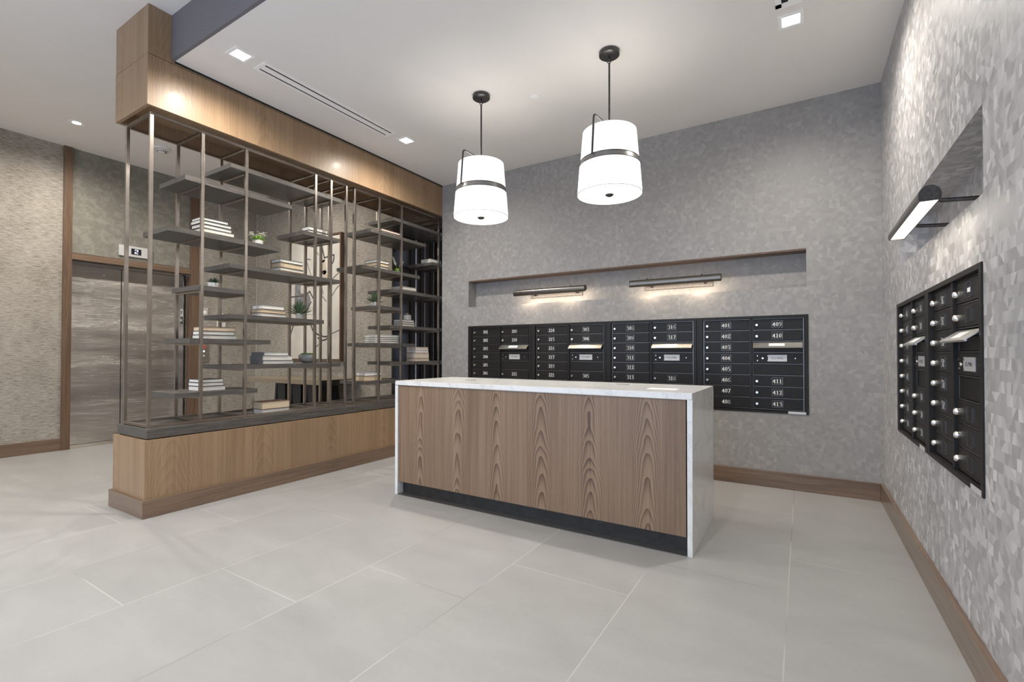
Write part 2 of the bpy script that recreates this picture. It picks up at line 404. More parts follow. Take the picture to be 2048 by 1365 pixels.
# floor and ceilings
struct(MB().box(XE-.6, XR+.3, YN, YEND+.3, -.12, 0).build('floor', M['floor']))
struct(MB().box(XS, XR, YF+.02, YB, ZC, ZC+.10).build('ceiling', M['ceil']))
struct(MB().box(XE-.3, XH, YN, YA+.1, ZU, ZU+.1).box(XH, XR+.3, YN, YEND, ZU, ZU+.1).build('ceiling', M['ceil']))
struct(MB().box(XS, XR, YF, YF+.02, ZC-.0, ZU).build('trim_1', M['fascia']), 'blue-grey fabric fascia on the edge of the lowered ceiling')

# back wall with picture-light niche and mailbox opening
NX0,NX1,NZ0,NZ1 = -3.236,.030,1.590,1.889
MX0,MX1,MZ0,MZ1 = -3.230,.035,.602,1.366
b = MB()
for a,c,d,e in holed(XS, XR+.2, 0, ZU, [(NX0,NX1,NZ0,NZ1),(MX0,MX1,MZ0,MZ1)]): b.box(a,c,YB,YB+.145,d,e)
b.box(XS, XR+.2, YB+.145, YB+.2, 0, ZU)
bmesh.ops.remove_doubles(b.b, verts=b.b.verts, dist=1e-5)
struct(b.build('wall_back', M['mosaic_soft']))
struct(MB().box(NX0,NX1,YB+.002,YB+.144,NZ1-.012,NZ1-.0005).build('trim_2', M['walnut_v']), 'walnut board lining the top of the back wall niche')
# right wall
QY0,QY1,QZ0,QZ1 = 2.075,3.59,1.583,1.871
b = MB()
for a,c,d,e in holed(YN, YB, 0, ZU, [(QY0,QY1,QZ0,QZ1),(2.092,3.672,.612,1.357)]): b.box(XR,XR+.145,a,c,d,e)
b.box(XR+.145, XR+.2, YN, YB, 0, ZU)
bmesh.ops.remove_doubles(b.b, verts=b.b.verts, dist=1e-5)
struct(b.build('wall_right', M['mosaic']))
# unseen rear wall, added and placed to shape daylight through a wide glazed-height opening
b = MB()
for a,c,d,e in holed(XE-.35, XR+.2, 0, ZU, [(-4.3,.30,.0,2.45)]): b.box(a,c,YN-.2,YN,d,e)
struct(b.build('wall_rear', M['ceil']))
b = MB(); b.box(-4.3,.30,YN-.14,YN-.06,2.40,2.45).box(-4.3,-4.24,YN-.14,YN-.06,0,2.40).box(.24,.30,YN-.14,YN-.06,0,2.40)
for x in (-2.8,-1.3): b.box(x,x+.05,YN-.14,YN-.06,0,2.40)
struct(b.build('window_1', M['black']), 'dark metal frame of the entrance opening')
# baseboards
struct(MB().box(XS+.03, XR-.021, YB-.021, YB, 0, .128).build('baseboard_back', M['walnut_h'], bevel=.0015))
struct(MB().box(XR-.021, XR, YN, YB, 0, .128).build('baseboard_right', M['walnut_h'], bevel=.0015))
# hall walls
EY0,EY1,EZ = 1.93,3.075,2.125
b = MB()
b.box(XE-.35, XE, YN, 1.84, 0, ZU).box(XE-.35, XE, 3.19, YA+.1, 0, ZU)
struct(b.build('wall_left', M['woven']))
struct(MB().box(XE-.35, XE, 1.84, 3.19, 2.19, ZU).box(XE-.35,XE,1.84,1.90,0,2.19).box(XE-.35,XE,3.105,3.19,0,2.19).build('wall_left', M['mottled']), 'mottled grey-green wall above the lift doors')
struct(MB().box(XE, XH, YA, YEND, 0, ZU).build('wall_hall', M['woven']))
struct(MB().box(XE+.001, XE+.008, YA-.008, YA-.001, 0, ZU).build('trim_3', M['trimwhite']), 'pale corner bead where the hall walls meet')
struct(MB().box(XH, XH+.012, YA+.003, YEND, .5, 2.70).box(XH+.012, XS+.0, YEND-.012, YEND, .5, 2.70).build('trim_4', M['mirror']), 'dark bronze glass panel lining the end of the shelving bay')
struct(MB().box(XH, XS, YEND, YEND+.05, 0, ZU).build('wall_bay', M['woven']))
struct(MB().box(XE, XE+.02, YN, 1.838, 0, .132).build('baseboard_left', M['walnut_h'], bevel=.0015))
struct(MB().box(XE, XE+.02, 3.21, YA, 0, .132).build('baseboard_left', M['walnut_h'], bevel=.0015))
struct(MB().box(XE, XH-.03, YA-.02, YA, 0, .132).build('baseboard_hall', M['walnut_h'], bevel=.0015))
# lift surround and doors
struct(MB().box(XE-.07, XE+.03, 1.834, 1.909, 0, ZU).build('trim_5', M['walnut_v'], bevel=.0015), 'tall walnut casing left of the lift doors')
struct(MB().box(XE-.07, XE+.03, 3.103, 3.212, 0, ZU).build('trim_6', M['walnut_v'], bevel=.0015), 'tall walnut casing right of the lift doors')
struct(MB().box(XE-.06, XE+.028, 1.909, 3.103, 2.112, 2.182).build('trim_7', M['walnut_h'], bevel=.0015), 'walnut head casing above the lift doors')
DX = XE-.21
lift = struct(bpy.data.objects.new('door_1', None), 'stainless steel two-panel lift door'); COL.objects.link(lift); lift.location = (DX, 2.44, 0)
MB().box(-.03,0,-.56,-.004,.012,2.11).build('door_panel', M['steel'], lift, bevel=.002)
MB().box(-.03,0,.004,.66,.012,2.11).build('door_panel', M['steel'], lift, bevel=.002)
MB().box(.002,.13,-.535,-.52,0,2.11).box(.002,.13,.62,.635,0,2.11).box(.002,.13,-.535,.635,2.085,2.11).build('door_frame', M['steel'], lift, bevel=.001)
MB().box(-.05,.21,-.535,.66,-.001,.010).build('sill', M['nickel'], lift)
MB().lathe([(0,0),(.014,0),(.014,.003),(0,.003)],20,mtx=Matrix.Translation((0.0,-.17,2.0))@Matrix.Rotation(R(90),4,'Y')).build('key_escutcheon', M['nickel'], lift)
struct(MB().box(DX-.14, DX-.09, 1.85, 3.15, 0, 2.15).build('trim_8', M['ventdark']), 'dark lift shaft behind the doors')

# jamb plates (on the far jamb, facing the camera side)
jp = thing('jamb_plate', 'white floor marking plate with black symbol on the lift jamb', 'sign', (XE-.10, 3.058, 1.555))
MB().box(-.032,.032,-.003,0,0,.095).build('plate', M['whiteplastic'], jp)
MB().stroke([(-.018,.07),(.018,.03)],.006,.006,y=-.004).stroke([(-.018,.03),(.018,.07)],.006,.006,y=-.004).stroke([(0,.062),(0,.075)],.003,.003,y=-.004).build('symbol', M['blackink'], jp)
jp = thing('jamb_plate', 'black tactile plate with white star and letter on the lift jamb, below the white plate', 'sign', (XE-.10, 3.058, 1.455))
MB().box(-.032,.032,-.003,0,0,.09).build('plate', M['black'], jp)
b = MB(); st = []
for k in range(10): a = R(90+36*k); rr = .022 if k%2==0 else .009; st.append((-.013+rr*math.cos(a), .05+rr*math.sin(a)))
b.b.faces.new([b.b.verts.new((x,-.004,z)) for x,z in st]); b.stroke([(.014,.072),(.014,.03),(.027,.03)],.003,.003,y=-.004)
b.build('symbol', M['whitenum'], jp)
# position display over the lift
dp = thing('floor_display', 'brushed metal floor indicator showing 2 above the lift doors', 'display', (XE, 2.502, 2.232))
MB().box(0,.022,-.168,.168,0,.128).build('housing', M['label'], dp, bevel=.003)
MB().box(.022,.026,-.05,.05,.03,.10).build('screen', M['screen'], dp)
b = MB(); seg=[[(-.014,.082),(-.010,.088),(.012,.088),(.015,.084),(.015,.068),(-.013,.060),(-.014,.044),(.016,.044)]]
for s_ in seg: b.stroke(s_, .0026,.0026)
o = b.build('digit', M['digitglow'], dp, (.0275,0,0)); o.rotation_euler=(0,0,R(90))
# call panel
cp = thing('lift_call_panel', 'steel lift call panel with red warning disc beside the walnut casing', 'call panel', (XE, 3.27, .945))
MB().box(0,.012,-.075,.075,0,.25).build('plate', M['steel'], cp, bevel=.002)
MB().lathe([(0,0),(.026,0),(.026,.002),(0,.002)],20,mtx=Matrix.Translation((.012,.01,.205))@Matrix.Rotation(R(90),4,'Y')).build('warning_disc', M['redlamp'], cp)
for z_ in (.145,.085): MB().lathe([(0,0),(.012,0),(.011,.005),(0,.005)],16,mtx=Matrix.Translation((.012,.01,z_))@Matrix.Rotation(R(90),4,'Y')).build('call_button', M['digitglow'] if z_>.1 else M['whiteplastic'], cp)
# wall devices
sd = thing('fire_strobe', 'small white round fire strobe on the beige wall right of the walnut casing', 'alarm', (XE, 3.285, 1.56))
MB().box(0,.02,-.045,.045,0,.12).build('back_box', M['trimwhite'], sd, bevel=.004)
MB().lathe([(0,.03),(.018,.028),(.032,.015),(.036,0)],20,mtx=Matrix.Translation((.02,0,.045))@Matrix.Rotation(R(90),4,'Y')).build('strobe_lens', M['whiteplastic'], sd, smooth=True)
ph = thing('wall_intercom', 'white rectangular wall unit with rounded top on the beige hall wall', 'intercom', (XE, 3.50, 1.43))
MB().box(0,.03,-.055,.055,0,.155).build('body', M['whiteplastic'], ph, bevel=.006)
MB().box(.03,.045,-.05,.02,.155,.19).build('head_cap', M['whiteplastic'], ph, bevel=.006)
b = MB()
for i in range(3):
    for j in range(4): b.box(.03,.032,-.03+.022*i,-.022+.022*i,.03+.025*j,.037+.025*j)
b.build('keypad', M['label'], ph)

# ------------------------------------------------------------------ shelving wall: plinth, header, two metal units
pl = thing('shelving_plinth', 'long low walnut plinth with dark oak top under the open shelving', 'plinth', (XH+.25, YA-1.1, 0))
O_ = (XH+.25, YA-1.1, 0)
def ab(x0,x1,y0,y1,z0,z1): return MB().box(x0,x1,y0,y1,z0,z1)
ab(-4.115,-3.62,1.368,YEND-.013,.0,.497).build('body', M['header'], pl, off=O_)
ab(-4.132,-3.598,1.350,YA-.02,0,.116).box(-4.118,-3.598,YA-.02,YEND-.013,0,.116).build('skirting', M['walnut_h'], pl, off=O_, bevel=.0015)
ab(-4.105,-3.645,1.387,3.0395,.503,.567).build('top_slab', M['oak'], pl, off=O_, bevel=.002)
ab(-4.105,-3.645,3.0425,YEND-.013,.503,.567).build('top_slab', M['oak'], pl, off=O_, bevel=.002)
ab(-4.09,-3.66,1.40,YEND-.02,.497,.503).build('shadow_gap', M['ventdark'], pl, off=O_)
hd = thing('shelving_header', 'walnut veneered header box hanging from the ceiling over the shelving', 'header', (XH+.25, YA-1.1, 2.693))
O2 = (XH+.25, YA-1.1, 2.693)
b = MB(); L=.022
b.box(XS-L,XS,1.364,YEND,2.693,3.026).box(XH,XH+L,1.364,YEND-.0,2.693,3.026).box(XH+L,XS-L,1.364,1.364+L,2.693,3.026).box(XH+L,XS-L,1.364+L,YEND,2.785,3.026)
b.build('lower_box', M['header'], hd, off=O2)
ab(XH+.001,XS-.001,1.365,YEND,3.030,ZU).build('upper_box', M['header'], hd, off=O2)
ab(XH+.006,XS-.006,1.370,YEND,3.026,3.030).build('shadow_gap', M['ventdark'], hd, off=O2)
struct(MB().box(XS, XS+.006, YF+.02, YB, ZC-.012, ZC).build('trim_9', M['ventdark']), 'thin dark shadow line between header and ceiling')

# unit frame, local y=0 at first post, z=0 at slab top
FRONT = [0, .317, .632, 1.248, 1.41, 1.58]; BACK = FRONT
SHELVES = [ # y0, y1, z (top) relative to world z; local y
 (.147,.731,.787),(.512,1.520,.977),(.242,.835,.1172e1),(.517,1.337,1.365),(.287,.644,1.555),(.512,1.506,1.750),(.102,.917,1.941),(1.127,1.503,2.135),(.202,1.017,2.322),(.512,1.518,2.512)]
SX0,SX1 = -4.075,-3.682   # shelf depth in x
PX = (-3.690,-4.060)      # post rows
def make_unit(label, y0):
    t = thing('shelving_unit', label, 'shelving unit', (-3.875, y0, .567), 0, 'open bronze metal shelving units with dark shelves')
    hw = .0105; top = 2.675-.567
    def lx(x): return x+3.875
    for row in PX:
        for y in FRONT:
            MB().box(lx(row)-hw,lx(row)+hw,y-hw,y+hw,0,top).build('post', M['post'], t, bevel=.001)
    # rails top and bottom
    for z in (0.0, top-.02):
        b = MB()
        for row in PX: b.box(lx(row)-hw*.8,lx(row)+hw*.8,hw,1.58-hw,z+.004,z+.020)
        for y in FRONT: b.box(lx(PX[1])+hw,lx(PX[0])-hw,y-hw*.8,y+hw*.8,z+.005,z+.021)
        b.build('rail_frame', M['post'], t)
    for a,c,z in SHELVES:
        zz = z-.567; b = MB()
        # board notched around the posts
        ys = [y for y in FRONT if a-.01 < y < c+.01]
        b.box(lx(SX0)+.02,lx(SX1)-.02,a,c,zz-.034,zz)
        cuts = [a]+sum([[y-.0115,y+.0115] for y in ys],[])+[c]
        for p,q in zip(cuts[::2],cuts[1::2]):
            if q-p > .002: b.box(lx(SX1)-.02,lx(SX1),p,q,zz-.034,zz).box(lx(SX0),lx(SX0)+.02,p,q,zz-.034,zz)
        bmesh.ops.remove_doubles(b.b, verts=b.b.verts, dist=1e-5)
        b.build('shelf', M['oak'], t)
        for y in ys: MB().box(lx(PX[1])+hw,lx(PX[0])-hw,y-.008,y+.008,zz-.048,zz-.0342).build('shelf_bracket', M['post'], t)
    return t
u1 = make_unit('nearer open bronze shelving unit with staggered dark shelves, closest to the camera', 1.413)
u2 = copy_tree(u1); u2.location.y = 3.089; u2['label'] = 'farther open bronze shelving unit with staggered dark shelves, beside the mailbox wall'

# ------------------------------------------------------------------ books
ORD = {1:['only'],2:['top','bottom'],3:['top','middle','bottom'],4:['top','second from top','third from top','bottom'],5:['top','second from top','middle','second from bottom','bottom']}
def book(x1, depth, y0, y1, z0, th, cover, pages, label, group, spine='back', rz=0.):
    cx,cy = x1-depth/2,(y0+y1)/2; t = thing('book', label, 'book', (cx,cy,z0), rz, group)
    dx,dy = depth/2,(y1-y0)/2; c = .0022 if th>.014 else .0015
    b = MB().box(-dx,dx,-dy,dy,0,c).box(-dx,dx,-dy,dy,th-c,th)
    if spine=='back': b.box(-dx,-dx+c,-dy,dy,c,th-c); pg = (-dx+c,dx-.004,-dy+.004,dy-.004)
    else: b.box(-dx,dx,-dy,-dy+c,c,th-c); pg = (-dx+.004,dx-.004,-dy+c,dy-.004)
    b.build('cover', M['cover_'+cover], t)
    MB().box(pg[0],pg[1],pg[2],pg[3],c,th-c).build('pages', M[pages], t)
    return t
def stack(z, y0, y1, depth, h, n_books, where, group, xf=-3.735):
    """n_books: list from top to bottom (ratio, cover, pages, dy0, dy1)"""
    tot = sum(b_[0] for b_ in n_books); zz = z; n = len(n_books)
    for k in range(n-1,-1,-1):
        q = n_books[k]; th = h*q[0]/tot
        col = {'pages':'white','creampages':'cream','pinkpages':'pinkish'}[q[2]]
        pos = ORD[n][k]; 
        where = where.replace('in front of the upper part of the framed painting','before the framed painting top').replace('the nearer shelving','near shelving').replace('the farther shelving','far shelving'); lab = (f'{q[1]} book lying alone {where}' if n==1 else f'{q[1]} book, {pos} of {n} {where}')
        book(xf-.002*((k*7)%3), depth*(1-.02*((k*5)%4)), y0+q[3], y1+q[4], zz+.0002, th-.0006, q[1], q[2], lab, group, q[5] if len(q)>5 else 'back', R(((k*37)%5-2)*.5))
        zz += th
P_,C_,K_ = 'pages','creampages','pinkpages'
stack(1.941,1.752,1.985,.150,.126,[(1,'charcoal',P_,-.004,-.045),(1.1,'charcoal',P_,-.012,-.022),(1.2,'charcoal',P_,-.005,-.018),(1.3,'olive',P_,0,0),(.7,'tan',K_,-.004,.004)],'beside the white-flowered pot on the nearer shelving','books stacked beside the white-flowered pot')
stack(1.750,2.364,2.585,.145,.114,[(1,'charcoal',P_,0,-.014),(1.5,'brown',C_,0,-.010),(.9,'olive',P_,0,0),(.6,'tan',C_,.002,.002)],'in front of the upper part of the framed painting','books stacked in front of the painting top')
stack(2.135,2.634,2.835,.120,.066,[(1,'charcoal',P_,.002,-.012),(1,'charcoal',P_,0,0)],'on the short upper shelf by the painting top','books on the short upper shelf')
stack(1.365,2.199,2.420,.150,.097,[(1,'grey',P_,.008,-.018),(.9,'brown',C_,0,-.004),(.9,'brown',P_,0,0)],'left of the spiky plant on the nearer shelving','books left of the spiky plant')
stack(1.172,1.757,2.012,.140,.090,[(1,'brown',C_,.004,-.016),(.9,'charcoal',P_,0,-.020),(.95,'charcoal',P_,-.004,0)],'on the shelf under the dark succulent','books under the dark succulent shelf')
stack(.977,2.215,2.492,.185,.099,[(.85,'grey',P_,.012,-.050,'end'),(1.1,'grey',P_,0,-.010,'end'),(.85,'grey',P_,0,0,'end')],'left of the round grey bowl','books left of the round bowl')
stack(.787,1.752,1.930,.190,.086,[(.8,'charcoal',P_,.004,-.018),(.9,'charcoal',P_,0,-.014),(1.2,'charcoal',P_,0,0)],'on the lowest shelf of the nearer shelving','books on the lowest near shelf')
stack(.567,2.217,2.458,.145,.101,[(1.5,'brown',C_,0,0),(1,'navy',P_,.004,0)],'on the dark plinth top','books on the plinth')
stack(2.325,3.489,3.760,.125,.050,[(1,'maroon',K_,0,0),(1,'charcoal',P_,.004,-.006)],'on the second highest shelf of the farther shelving','books high on the farther shelving')
stack(1.941,3.416,3.588,.175,.095,[(.9,'charcoal',P_,0,0),(1.1,'charcoal',C_,0,0),(1,'charcoal',P_,0,-.003)],'left of the pot with white flower spikes','books left of the flower spikes')
stack(1.752,3.782,4.005,.160,.055,[(1.4,'tan',P_,0,0),(.7,'charcoal',P_,0,-.02)],'on the shelf above the small spiky plant','books above the small spiky plant')
stack(2.135,4.245,4.440,.150,.052,[(1,'tan',P_,0,0)],'on the short high shelf against the dark panel','book on the short high shelf')
stack(1.365,3.776,3.992,.130,.074,[(.9,'charcoal',P_,.006,-.02),(.9,'charcoal',P_,.004,-.006),(1.1,'brown',P_,0,0)],'under the small white cube pot','books under the white cube pot')
stack(1.172,3.468,3.742,.250,.089,[(1,'white',P_,.004,0),(.9,'charcoal',P_,.002,0),(.8,'white',P_,.0,0),(1,'grey',P_,-.01,0)],'below the books with the cube pot, farther shelving','books on the mid shelf of the farther shelving')
stack(.977,3.998,4.232,.150,.161,[(.95,'white',K_,.012,-.02),(.95,'white',P_,.012,-.012),(1.9,'brown',K_,0,0),(.95,'tan',K_,0,-.004)],'on the shelf just above the marble counter corner','tall book stack above the counter corner')
stack(.787,3.266,3.495,.140,.086,[(.8,'lilac',P_,.008,-.004),(1.2,'brown',C_,0,0)],'on the lowest shelf of the farther shelving','books on the lowest far shelf')

# ------------------------------------------------------------------ potted plants
def pot(t, r, h, m, taper=.85):
    MB().lathe([(0,.001),(r*taper,.001),(r,h*.9),(r,h),(r*.88,h),(r*.84,h*.75),(0,h*.75)],28).build('pot', m, t, smooth=True)
    MB().lathe([(0,h*.80),(r*.86,h*.80),(r*.86,h*.76),(0,h*.76)],20).build('soil', M['soil'], t)
rnd = random.Random(3)
def spiky(t, z, n, L, w, m, el=(15,85)):
    b = MB()
    for k in range(n):
        a = rnd.uniform(0,2*math.pi); e = R(el[0]+(el[1]-el[0])*((k+.5)/n)**.8); l = L*rnd.uniform(.75,1.05)
        b.leaf((.006*math.cos(a),.006*math.sin(a),z),(math.cos(a)*math.cos(e),math.sin(a)*math.cos(e),math.sin(e)),l,w*rnd.uniform(.8,1.1),curl=.06)
    b.build('foliage', m, t, smooth=True)
def tuft(t, z, n, rr, L, m, name='foliage', w=.006):
    b = MB()
    for k in range(n):
        a = rnd.uniform(0,2*math.pi); e = R(rnd.uniform(5,85)); q = rnd.uniform(0,rr)
        b.leaf((q*math.cos(a),q*math.sin(a),z),(math.cos(a)*math.cos(e),math.sin(a)*math.cos(e),math.sin(e)),L*rnd.uniform(.6,1.1),w,curl=.12,seg=4)
    b.build(name, m, t, smooth=True)
def blooms(t, centers, n, spread, r, name='flowers'):
    b = MB()
    for c in centers:
        for k in range(n):
            p = Vector(c)+Vector((rnd.gauss(0,1),rnd.gauss(0,1),rnd.gauss(0,.8)))*spread
            for j in range(4):
                a = j*math.pi/2+rnd.random(); b.leaf(p,(math.cos(a),math.sin(a),.5),r*1.6,r*1.1,curl=.2,seg=3)
    b.build(name, M['petal'], t, smooth=True)
def stems(t, z, tips, m):
    b = MB()
    for p in tips: b.tube([(0,0,z),(p[0]*.5,p[1]*.5,z+(p[2]-z)*.6),p], .0012, 6)
    b.build('stems', m, t)
t = thing('potted_plant','white-flowered bright green plant in a small white pot beside a five-book stack','plant',(-3.80,2.205,1.942)); 
pot(t,.040,.048,M['ceramic'],.92); tuft(t,.046,90,.03,.055,M['leafbright'],w=.010); blooms(t,[(0.0,.045,.098),(.01,-.055,.078),(-.02,.02,.088)],44,.014,.0075); stems(t,.045,[(0,.045,.095),(.01,-.055,.075),(-.02,.02,.088)],M['leafbright'])
t = thing('potted_succulent','small dark green succulent in a low white bowl on a short shelf','plant',(-3.80,1.865,1.556))
pot(t,.038,.042,M['ceramic'],.8); spiky(t,.036,46,.055,.015,M['leafdark'],(10,85))
t = thing('potted_plant','spiky grey-green plant in a white pot right of three books, before the painting','plant',(-3.85,2.622,1.366))
pot(t,.036,.058,M['ceramic'],.82); spiky(t,.05,70,.145,.019,M['leafgrey'],(0,88))
t = thing('potted_succulent','bright green succulents in a round grey concrete bowl','plant',(-3.84,2.695,.978))
MB().lathe([(0,.001),(.040,.001),(.066,.022),(.076,.052),(.073,.076),(.066,.076),(.068,.055),(0,.05)],36).build('pot', M['concrete'], t, smooth=True)
MB().lathe([(0,.066),(.067,.066),(.067,.060),(0,.060)],24).build('soil', M['soil'], t)
b = MB()
for k in range(9):
    a = k*2.4; q = .045*math.sqrt(k/9); 
    for j in range(14):
        aa = rnd.uniform(0,6.28); e = R(rnd.uniform(20,80)); b.leaf((q*math.cos(a),q*math.sin(a),.064),(math.cos(aa)*math.cos(e),math.sin(aa)*math.cos(e),math.sin(e)),.034,.010,curl=.1,seg=4)
b.build('foliage', M['leafmid'], t, smooth=True)
t = thing('potted_plant','green plant with two white flower spikes in a small white pot','plant',(-3.84,3.82,1.942))
pot(t,.030,.036,M['ceramic'],.9); tuft(t,.03,70,.02,.05,M['leafbright'],w=.009)
tips = [(0.0,-.075,.185),(.02,.055,.15)]; stems(t,.03,tips,M['leafbright'])
b = MB()
for tp in tips:
    for k in range(46):
        f = .45+.55*k/46; p = Vector((tp[0]*f,tp[1]*f,.03+(tp[2]-.03)*f)); a = k*2.4; b.leaf(p,(math.cos(a),math.sin(a),.6),.026*(1.15-f*.5),.012,curl=.1,seg=3)
b.build('flowers', M['petal'], t, smooth=True)
t = thing('potted_plant','small spiky green plant in a white pot at the near end of a short shelf','plant',(-3.84,3.478,1.556))
pot(t,.029,.05,M['ceramic'],.85); spiky(t,.045,56,.135,.017,M['leafgrey'],(0,88))
t = thing('potted_succulent','tiny pale succulent in a white cube pot on top of three books','plant',(-3.83,3.962,1.4392))
MB().box(-.030,.030,-.030,.030,0,.062).build('pot', M['ceramic'], t, bevel=.004)
MB().box(-.025,.025,-.025,.025,.0622,.064).build('soil', M['soil'], t)
b = MB()
for k in range(34):
    a = rnd.uniform(0,6.28); e = R(rnd.uniform(10,80)); b.leaf((.012*math.cos(a*3),.012*math.sin(a*3),.062),(math.cos(a)*math.cos(e),math.sin(a)*math.cos(e),math.sin(e)),.028,.010,curl=.05,seg=3)
b.build('foliage', M['palesucculent'], t, smooth=True)

# ------------------------------------------------------------------ framed painting and hall console
fp = thing('framed_painting','large abstract painting of black brush lines on cream in a walnut frame','painting',(-5.5,YA,1.8))
OF = (-5.5,YA,1.8); AX0,AX1,AZ0,AZ1 = -6.045,-4.985,.985,2.585
MB().box(AX0-.014,AX0,YA-.062,YA-.002,AZ0-.02,AZ1+.02).box(AX1,AX1+.02,YA-.062,YA-.002,AZ0-.02,AZ1+.02).box(AX0,AX1,YA-.062,YA-.002,AZ0-.02,AZ0).box(AX0,AX1,YA-.062,YA-.002,AZ1,AZ1+.02).build('frame', M['walnut_v'], fp, off=OF)
MB().box(AX0+.006,AX1-.006,YA-.05,YA-.02,AZ0+.006,AZ1-.006).build('canvas', M['canvas'], fp, off=OF)
YC = YA-.0515
thin = [[(-5.47,2.42),(-5.42,2.36)],[(-5.66,2.28),(-5.63,2.22),(-5.58,2.11)],[(-5.68,2.31),(-5.63,2.33),(-5.58,2.31)],[(-5.38,1.85),(-5.26,1.74)],[(-5.36,1.96),(-5.32,1.84)],[(-5.41,1.18),(-5.47,1.14)],[(-5.2,1.75),(-5.05,1.9),(-5.0,1.93)],[(-5.18,2.0),(-5.0,2.1)],[(-5.2,1.3),(-5.0,1.36)]]
thick = [[(-5.35,2.47),(-5.3,2.31),(-5.11,2.33),(-5.11,2.27),(-5.14,2.22)],[(-5.37,2.18),(-5.35,2.14),(-5.36,2.09)],[(-6.01,1.84),(-5.72,1.84),(-5.6,1.89),(-5.52,1.79)],[(-5.57,1.75),(-5.68,1.61)],[(-5.57,1.44),(-5.53,1.37),(-5.42,1.31),(-5.29,1.28),(-5.19,1.29)],[(-5.42,1.27),(-5.36,1.23),(-5.27,1.24),(-5.2,1.28)],[(-5.95,1.45),(-6.01,1.33)]]
b = MB()
for s_ in thin: b.stroke(s_,.005,.005,y=YC)
for s_ in thick: b.stroke(s_,.011,.009,y=YC)
b.build('brush_lines', M['ink'], fp, off=OF)
b = MB(); b.b.faces.new([b.b.verts.new((x,YC+.0006,z)) for x,z in [(-5.92,2.01),(-5.79,2.0),(-5.8,1.88),(-5.62,1.86),(-5.58,1.78),(-5.62,1.7),(-5.72,1.60),(-5.82,1.62),(-5.93,1.72)]]); b.build('grey_wash', M['greypaint'], fp, off=OF)
b = MB(); b.stroke([(-5.33,2.28),(-5.30,2.12),(-5.26,2.0)],.045,.03,y=YC+.0006).build('tan_wash', M['tanpaint'], fp, off=OF)

ct = thing('console_table','pale oak console table with black legs against the hall wall','table',(-5.45,3.70,0))
OC = (-5.45,3.70,0)
ab(-6.22,-4.692,3.44,3.985,.700,.755).build('tabletop', M['oakpale'], ct, off=OC, bevel=.002)
ab(-4.692,-4.672,3.44,3.985,.690,.755).build('end_rail', M['black'], ct, off=OC)
for x in (-5.62,-5.31,-5.02):
    b = MB(); b.prism([(3.50,.70),(3.93,.70),(3.97,.40),(3.99,.0),(3.46,.0)][::-1], 0, .035, mtx=Matrix.Translation((x,0,0))@Matrix(((0,0,1,0),(1,0,0,0),(0,1,0,0),(0,0,0,1))))
    b.box(x+.035,x+.20,3.50,3.52,.35,.70)
    b.build('leg', M['black'], ct, off=OC)
# outlet
ot = thing('wall_outlet','white power outlet on the hall wall below the console top','outlet',(-5.35,YA,.53))
MB().box(-.04,.04,-.006,0,0,.12).build('cover_plate', M['whiteplastic'], ot, bevel=.002)
MB().box(-.018,.018,-.008,-.006,.018,.052).box(-.018,.018,-.008,-.006,.068,.102).build('sockets', M['label'], ot)

# ------------------------------------------------------------------ island counter
isl = thing('island_counter','white marble waterfall counter with walnut front standing in the room centre','counter',(-1.567,2.951,0))
OI = (-1.567,2.951,0); IX0,IX1,IY0,IY1,IZ = -2.641,-.493,2.606,3.296,.858
b = MB(); b.box(IX0,IX1,IY0,IY1,IZ-.033,IZ).box(IX0,IX0+.026,IY0,IY1,0,IZ-.033).box(IX1-.026,IX1,IY0,IY1,0,IZ-.033)
bmesh.ops.remove_doubles(b.b, verts=b.b.verts, dist=1e-5)
b.build('marble_top', M['marble'], isl, off=OI, bevel=.0015)
ab(IX0+.027,IX1-.034,IY0+.008,IY0+.026,.098,IZ-.036).build('front_panel', M['walnut_panel'], isl, off=OI)
ab(IX0+.026,IX1-.026,IY0+.03,IY0+.05,.10,IZ-.033).build('backing', M['kick'], isl, off=OI)
ab(IX0+.026,IX1-.026,IY0+.060,IY0+.075,0,.10).build('toe_kick', M['kick'], isl, off=OI)
ab(IX0+.026,IX1-.026,IY0+.0,IY0+.060,0.0,.004).build('base_plate', M['kickplate'], isl, off=OI)
ab(IX0+.026,IX1-.026,IY1-.05,IY1-.03,0,IZ-.033).build('rear_panel', M['walnut_panel'], isl, off=OI)
for x,y in ((-2.19,2.95),(-1.02,3.08)):
    MB().lathe([(0,0),(.042,0),(.042,.003),(.036,.004),(0,.004)],28).build('grommet', M['grommet'], isl, (x-OI[0],y-OI[1],IZ))
tag(MB().box(-.085,.085,-.055,.055,0,.0012).build('paper_sheet', M['paper'], None, (-.70,2.84,IZ+.0003)),'white sheet of paper lying on the marble counter near its right end','paper')

